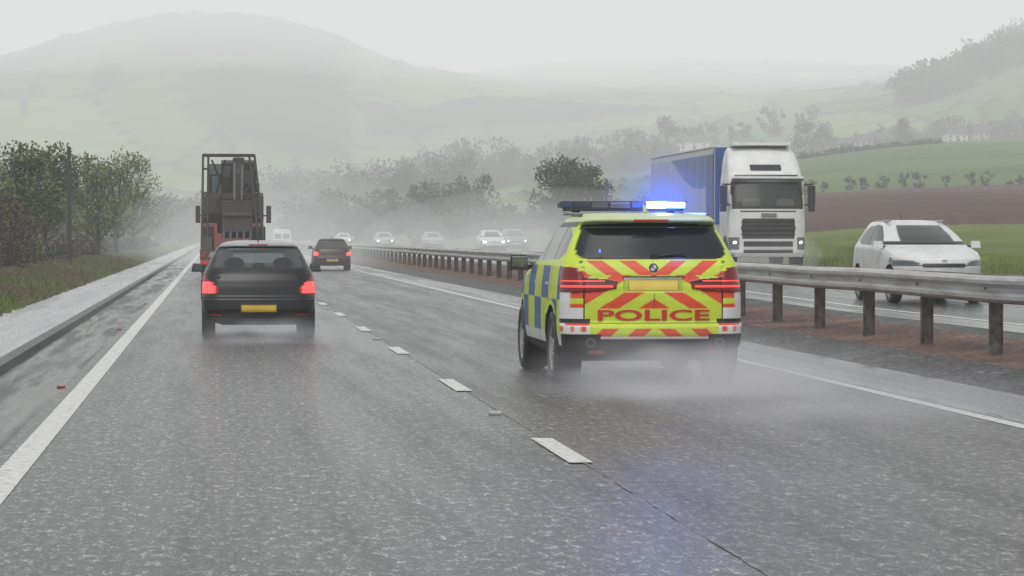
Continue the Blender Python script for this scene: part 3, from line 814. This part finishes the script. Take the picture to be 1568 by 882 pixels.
def woods(name,pts,h,n,size,cols,seed=1,wf=.8,nc=9,low=.3,tv=.3):
    rng=random.Random(seed); lv=Leaves(); mb=MB(); e=empty(name)
    for (x,y) in pts:
        hh=rng.uniform(*h); tree_into(lv,mb,x,y,ground_z(x,y)-.2,hh,hh*wf*rng.uniform(.8,1.2),n,size,rng.choice(cols),rng,nc,low,tv)
    lv.obj('foliage',e); mb.obj('trunks',parent=e)
    return e
rng=random.Random(11)
G1=[(.085,.12,.045),(.105,.14,.05),(.07,.10,.04),(.125,.155,.055)]
pts=[]
for k in range(66):
    D=rng.uniform(105,380); pts.append((-rng.uniform(9.5,13)-rng.uniform(0,1)**2*.10*D,D))
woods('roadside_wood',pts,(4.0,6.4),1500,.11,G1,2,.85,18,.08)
for k,(px,D,h,c) in enumerate([(25,112,4.7,G1[1]),(70,128,5.1,G1[0]),(150,150,5.2,(.14,.17,.055)),(180,172,6.0,(.15,.175,.06)),(205,215,7.0,G1[3])]):
    e=empty('roadside_tree'); lv=Leaves(); mb=MB(); X=az(px)*D
    tree_into(lv,mb,X,D,.3,h,h*.65,3400,.08,c,rng,24); lv.obj('foliage',e); mb.obj('trunk',parent=e)
pts=[(-rng.uniform(8,40),rng.uniform(330,700)) for k in range(60)]
woods('distant_roadside_wood',pts,(6,9),260,.4,G1,4,.9,12,.12,.15)
e=empty('hedge'); lv=Leaves(); mb=MB()
for k in range(170):
    D=rng.uniform(62,330); X=-rng.uniform(6.4,8.6); s=rng.uniform(.35,.8)
    lv.clump((X,D,.45+s*.6),(s*.8,s*1.4,s),200,.07 if D<120 else .11,rng.choice([(.10,.08,.05),(.08,.10,.04),(.10,.12,.045),(.12,.085,.07)]))
lv.obj('foliage',e)
e=empty('brown_bush'); lv=Leaves(); mb=MB()
for k in range(38):
    a=rng.uniform(0,6.28); X=-7.0+rng.uniform(-1.6,1.1); D=92+rng.uniform(-2,3); z=.5+rng.uniform(.2,2.8)*(1-abs(X+7.3)/3)
    mb.tube((-7.2,92,.3),(X,D,z+.5),.03,.006,(.07,.045,.04),.9,n=5)
    lv.clump((X,D,z),(.5,.5,.5),150,.05,rng.choice([(.12,.06,.05),(.09,.055,.045),(.08,.07,.045)]))
lv.obj('foliage',e); mb.obj('stems',parent=e)
lv=Leaves(); n=22000
D=np.random.uniform(50,230,n); X=np.random.uniform(-6.6,-3.66,n)
zb=np.interp(X,[-6.2,-4.3,-3.75],[.42,.22,.14]); hh=np.random.uniform(.05,.22,n)*(.5+.5*np.clip((-X-3.7)/1.2,0,1)); dx=np.random.uniform(-.1,.1,n); w=.016+.00018*D
q=np.stack([np.stack([X-w,D,zb],1),np.stack([X+w,D,zb],1),np.stack([X+dx+w*.3,D,zb+hh],1),np.stack([X+dx-w*.3,D,zb+hh],1)],1)
pat=np.array([noise.noise(Vector((a*.8,b*.12,0))) for a,b in zip(X,D)])
lv.v.append(q.reshape(-1,3)); cc=(np.array([(.125,.13,.06)])+pat[:,None]*np.array([(-.02,.06,-.02)]))*np.random.uniform(.6,1.4,(n,1)); lv.c.append(np.repeat(cc,4,0))
n=9000; D=np.random.uniform(50,160,n); X=np.random.uniform(19.8,24,n); zb=np.interp(D,[50,90],[.27,.5]); hh=np.random.uniform(.08,.3,n); w=.03
q=np.stack([np.stack([X-w,D,zb-.1],1),np.stack([X+w,D,zb-.1],1),np.stack([X+w*.3,D,zb+hh],1),np.stack([X-w*.3,D,zb+hh],1)],1)
lv.v.append(q.reshape(-1,3)); cc=np.array([(.14,.175,.05)])*np.random.uniform(.6,1.4,(n,1)); lv.c.append(np.repeat(cc,4,0))
lv.obj('verge_grass')
e=empty('oak_tree'); lv=Leaves(); mb=MB()
D=205; rng=random.Random(21); OC=(.06,.08,.035)
tree_into(lv,mb,az(862)*D,D,ground_z(az(868)*D,D),5.5,4.6,6500,.12,OC,rng,38,.12)
tree_into(lv,mb,az(905)*D,D+2,ground_z(az(905)*D,D),4.9,3.4,4000,.12,OC,rng,24,.12)
lv.obj('foliage',e); mb.obj('trunk_and_limbs',parent=e)
G2=[(.07,.092,.045),(.08,.10,.05),(.06,.08,.042)]
def row(name,p0,p1,n,h,cols,seed,spread=12,leafn=220,size=.6,wf=.9):
    rng=random.Random(seed); pts=[]
    for k in range(n):
        t=(k+rng.uniform(-.5,.5))/n; px=p0[0]+(p1[0]-p0[0])*t; D=p0[1]+(p1[1]-p0[1])*t+rng.uniform(-spread,spread)
        pts.append((az(px)*D,D))
    return woods(name,pts,h,leafn,size,cols,seed,wf,12,.10,.12)
row('hedgerow_trees',(440,430),(740,420),38,(4,7.2),G2,31,14,520,.25)
row('hedgerow_trees',(640,330),(860,300),24,(2,3.6),G2,32,8,320,.2)
row('distant_tree_row',(380,760),(720,720),52,(8,15),G2,33,30,420,.5)
row('distant_tree_row',(400,900),(800,900),34,(10,15),G2,40,30,320,.6)
row('distant_tree_row',(720,860),(1010,840),38,(6,12),G2,34,22,320,.5)
row('distant_tree_row',(860,950),(1260,1000),18,(5,10),G2,35,25,240,.6)
row('distant_tree_row',(1080,820),(1330,800),20,(2.5,5),G2,36,10,180,.4)
row('distant_tree_row',(1350,860),(1600,850),28,(5,10),G2,37,20,340,.45)
row('hillside_wood',(1380,1080),(1600,1130),90,(8,14),G2,38,60,300,.7)
row('field_hedge',(1240,345),(1600,352),12,(.8,2.4),G2,39,5,200,.15)
row('field_hedge',(900,320),(1250,330),30,(1.2,2.4),G2,43,4,160,.2)
row('distant_field_hedge',(1230,560),(1440,600),46,(1.0,1.8),G2,41,3,90,.35,1.8)
row('distant_tree_row',(150,520),(330,600),26,(7,10),G2,42,30,340,.4)
row('distant_tree_row',(1260,800),(1420,798),12,(1.5,4),G2,48,5,200,.35,1.2)
for (px,D,h,w) in [(1240,790,9,1.3),(1386,780,8,.8),(1022,900,14,.7)]:
    e=empty('field_tree'); lv=Leaves(); mb=MB(); rg=random.Random(int(px))
    tree_into(lv,mb,az(px)*D,D,ground_z(az(px)*D,D),h,h*w,1500,.42,G2[0],rg,20,.15); lv.obj('foliage',e); mb.obj('trunk',parent=e)

def house(name,px,D,w,d,h,rh,wall,rz=0):
    X=az(px)*D; e=empty(name,(X,D,ground_z(X,D)+.6),rz); m=MB()
    m.box((0,0,h/2-.6),(w,d,h+1.2),wall,.8); m.obj('walls',parent=e)
    m=MB(); m.add([(-w/2-.3,-d/2-.4,h),(w/2+.3,-d/2-.4,h),(w/2+.3,d/2+.4,h),(-w/2-.3,d/2+.4,h),(-w/2-.3,0,h+rh),(w/2+.3,0,h+rh)],[(0,1,5,4),(2,3,4,5),(0,4,3),(1,2,5),(0,3,2,1)],(.09,.085,.09),.7)
    for s in(-1,1): m.box((s*w*.42,0,h+rh+.2),(.6,.6,1.3),(.25,.2,.18),.8)
    m.obj('roof',parent=e)
    m=MB()
    for k in range(3):
        for zz in(1.1,h-.8): m.box((-w/2+w*(k+.5)/3,-d/2-.02,zz),(.7,.06,.7),(.06,.065,.07),.2)
    m.box((.3,-d/2-.04,.9),(.9,.06,1.8),(.1,.04,.03),.5); m.obj('windows_and_door',parent=e)
for args in [('white_house',1462,795,6,5,3.0,2.2,(.60,.56,.52)),('stone_house',1495,797,5,5,3.2,2.4,(.48,.37,.33),.3),('white_house',1322,795,5,5,2.6,2.0,(.42,.41,.40),-.2),('stone_house',1292,800,9,5,2.2,1.9,(.30,.29,.28)),('stone_house',1350,798,5,5,2.6,2.0,(.34,.31,.30),.2),('white_house',1060,930,10,6,3.0,2.2,(.6,.6,.6))]:
    house(*args)

def pole(name,px,D,h,arms=False):
    X=az(px)*D; e=empty(name,(X,D,.2)); m=MB(); m.tube((0,0,0),(0,0,h),.10,.075,(.05,.047,.045),.8,n=10)
    if arms: m.box((0,0,h-.3),(1.0,.08,.1),(.04,.035,.03),.8); m.tube((-.4,0,h-.25),(-.4,0,h-.08),.03,.03,(.2,.2,.2)); m.tube((.4,0,h-.25),(.4,0,h-.08),.03,.03,(.2,.2,.2))
    m.obj('pole',parent=e)
pole('telegraph_pole',106,118,4.9); pole('telegraph_pole',134,165,6.0,True)
e=empty('traffic_sign',(az(152)*150,150,.3)); m=MB(); m.tube((0,0,0),(0,0,2.5),.025,.025,(.15,.15,.15),n=8)
m.box((0,-.03,2.35),(.28,.03,.32),(.16,.20,.28),.4); m.box((0,-.05,2.35),(.24,.02,.28),(.08,.16,.30),.4); m.obj('sign',parent=e)
e=empty('wire_fence'); m=MB()
for k in range(60):
    y=60+k*4; m.box((-6.35,y,.75),(.08,.08,1.0),(.06,.05,.04),.9)
for z in(.7,.95,1.2): m.tube((-6.35,60,z),(-6.35,296,z),.008,.008,(.15,.15,.15),n=4)
m.obj('posts_and_wires',parent=e)

# ============================================================ FOG (homogeneous absorption, own emission put in for scattered daylight)
def fogmat(name,sig,rad):
    m,nt=newmat(name); o=nt.nodes.new('ShaderNodeOutputMaterial'); ab=nt.nodes.new('ShaderNodeVolumeAbsorption'); em=nt.nodes.new('ShaderNodeEmission'); ad=nt.nodes.new('ShaderNodeAddShader')
    ab.inputs['Color'].default_value=(0,0,0,1); ab.inputs['Density'].default_value=sig
    em.inputs['Color'].default_value=(*rad,1); em.inputs['Strength'].default_value=sig
    L(nt,ab.outputs[0],ad.inputs[0]); L(nt,em.outputs[0],ad.inputs[1]); L(nt,ad.outputs[0],o.inputs['Volume'])
    try: m.cycles.emission_sampling='NONE'
    except Exception: pass
    return m
def fogbox(name,lo,hi,sig,rad):
    b=MB(); b.box([(a+c)/2 for a,c in zip(lo,hi)],[c-a for a,c in zip(lo,hi)],(1,1,1)); return b.obj(name,fogmat(name,sig,rad))
FOGC=(.73,.75,.74)
fogbox('rain_mist',(-2500,-400,-30),(3600,6000,260),.00070,FOGC)
fogbox('rain_mist_bank',(-2450,560,-28),(3550,5950,258),.00032,FOGC)
fogbox('low_cloud',(-2400,-300,78),(3500,5900,255),.0018,(.79,.805,.805))
def mistmat(name,dens,rad,nsc=2.0,nlo=.38,nhi=.62):
    m,nt=newmat(name); o=nt.nodes.new('ShaderNodeOutputMaterial'); ab=nt.nodes.new('ShaderNodeVolumeAbsorption'); em=nt.nodes.new('ShaderNodeEmission'); ad=nt.nodes.new('ShaderNodeAddShader')
    co=objco(nt); ln=nt.nodes.new('ShaderNodeVectorMath'); ln.operation='LENGTH'; L(nt,co,ln.inputs[0])
    f=ramp(nt,ln.outputs['Value'],[(0.0,1),(1.0,0)]); f.color_ramp.interpolation='EASE'
    d=math_n(nt,'MULTIPLY',f.outputs[0],dens)
    nn=noise_n(nt,co,nsc,1,.5); d=math_n(nt,'MULTIPLY',d,ramp(nt,nn,[(nlo,.15),(nhi,1.6)]).outputs[0])
    ab.inputs['Color'].default_value=(0,0,0,1); L(nt,d,ab.inputs['Density']); em.inputs['Color'].default_value=(*rad,1); L(nt,d,em.inputs['Strength'])  # spray emits its own grey in place of scattered daylight
    L(nt,ab.outputs[0],ad.inputs[0]); L(nt,em.outputs[0],ad.inputs[1]); L(nt,ad.outputs[0],o.inputs['Volume'])
    try: m.cycles.emission_sampling='NONE'
    except Exception: pass
    return m
def mist(name,mat,loc,sc,parent=None):
    me=bpy.data.meshes.new(name); bm=bmesh.new(); bmesh.ops.create_icosphere(bm,subdivisions=4,radius=1); bm.to_mesh(me); bm.free()
    me.materials.append(mat); ob=bpy.data.objects.new(name,me); scene.collection.objects.link(ob); ob.location=loc; ob.scale=sc
    if parent: ob.parent=parent
    return ob
S1=mistmat('tyre_spray',.75,(.44,.44,.46))
mist('tyre_spray',S1,(4.45,27.0,.15),(1.9,2.6,.58))
mist('tyre_spray',mistmat('hatchback_spray',.28,(.42,.42,.44)),(.7,41.0,.1),(1.6,2.8,.40))
mist('trailing_spray',mistmat('trailing_spray',.22,(.40,.40,.42),2.6),(4.8,23.0,.2),(2.2,5.0,.5))
DS=fogmat('distant_spray',.0045,(.64,.655,.66))
for sc in(1,.75,.5): mist('distant_spray',DS,(3.5,170,.5),(10*sc,48*sc,5.0*sc)); mist('distant_spray',DS,(17,160,1),(9*sc,50*sc,3.2*sc))
mist('lorry_spray',fogmat('lorry_spray',.022,(.6,.62,.62)),(17.6,100,.9),(2.6,12,1.2))
for r,d in((.62,.07),(.45,.18),(.30,.5),(.19,1.4)): mist('beacon_glow_volume',fogmat('beacon_glow_volume',d,(.20,.38,1.9)),(.45,2.3,1.90),(r*1.15,r*.8,r*.9),pol)  # self-glowing blue ellipsoids added as the halo round the beacon

# ============================================================ LIGHT, SKY, CAMERA
w=bpy.data.worlds.new('World'); scene.world=w; w.use_nodes=True; nt=w.node_tree; nt.nodes.clear()
sky=nt.nodes.new('ShaderNodeTexSky'); sky.sky_type='NISHITA'; sky.sun_disc=False; sky.sun_elevation=R(52); sky.sun_rotation=R(200)
sky.air_density=1.0; sky.dust_density=6; sky.ozone_density=1
bw=nt.nodes.new('ShaderNodeRGBToBW'); L(nt,sky.outputs[0],bw.inputs[0])
c=mixc(nt,.88,sky.outputs[0],bw.outputs[0])
bg=nt.nodes.new('ShaderNodeBackground'); bg.inputs['Strength'].default_value=.13; o=nt.nodes.new('ShaderNodeOutputWorld')
L(nt,c,bg.inputs[0]); L(nt,bg.outputs[0],o.inputs[0])
sd=bpy.data.lights.new('sun','SUN'); sd.energy=1.4; sd.angle=R(50); sd.color=(1,.98,.95)
so=bpy.data.objects.new('sun',sd); scene.collection.objects.link(so); so.rotation_euler=(R(38),0,R(-20))
cd=bpy.data.cameras.new('camera'); cam=bpy.data.objects.new('camera',cd); scene.collection.objects.link(cam); scene.camera=cam
cd.sensor_width=36; cd.lens=36*F/1568; cd.clip_end=12000; cd.clip_start=.1
cam.location=(0,0,1.5); cam.rotation_euler=(R(90)-math.atan(78/F),0,-YAW)
cd.dof.use_dof=True; cd.dof.focus_distance=30; cd.dof.aperture_fstop=16
scene.view_settings.view_transform='Standard'; scene.view_settings.look='None'; scene.view_settings.exposure=0
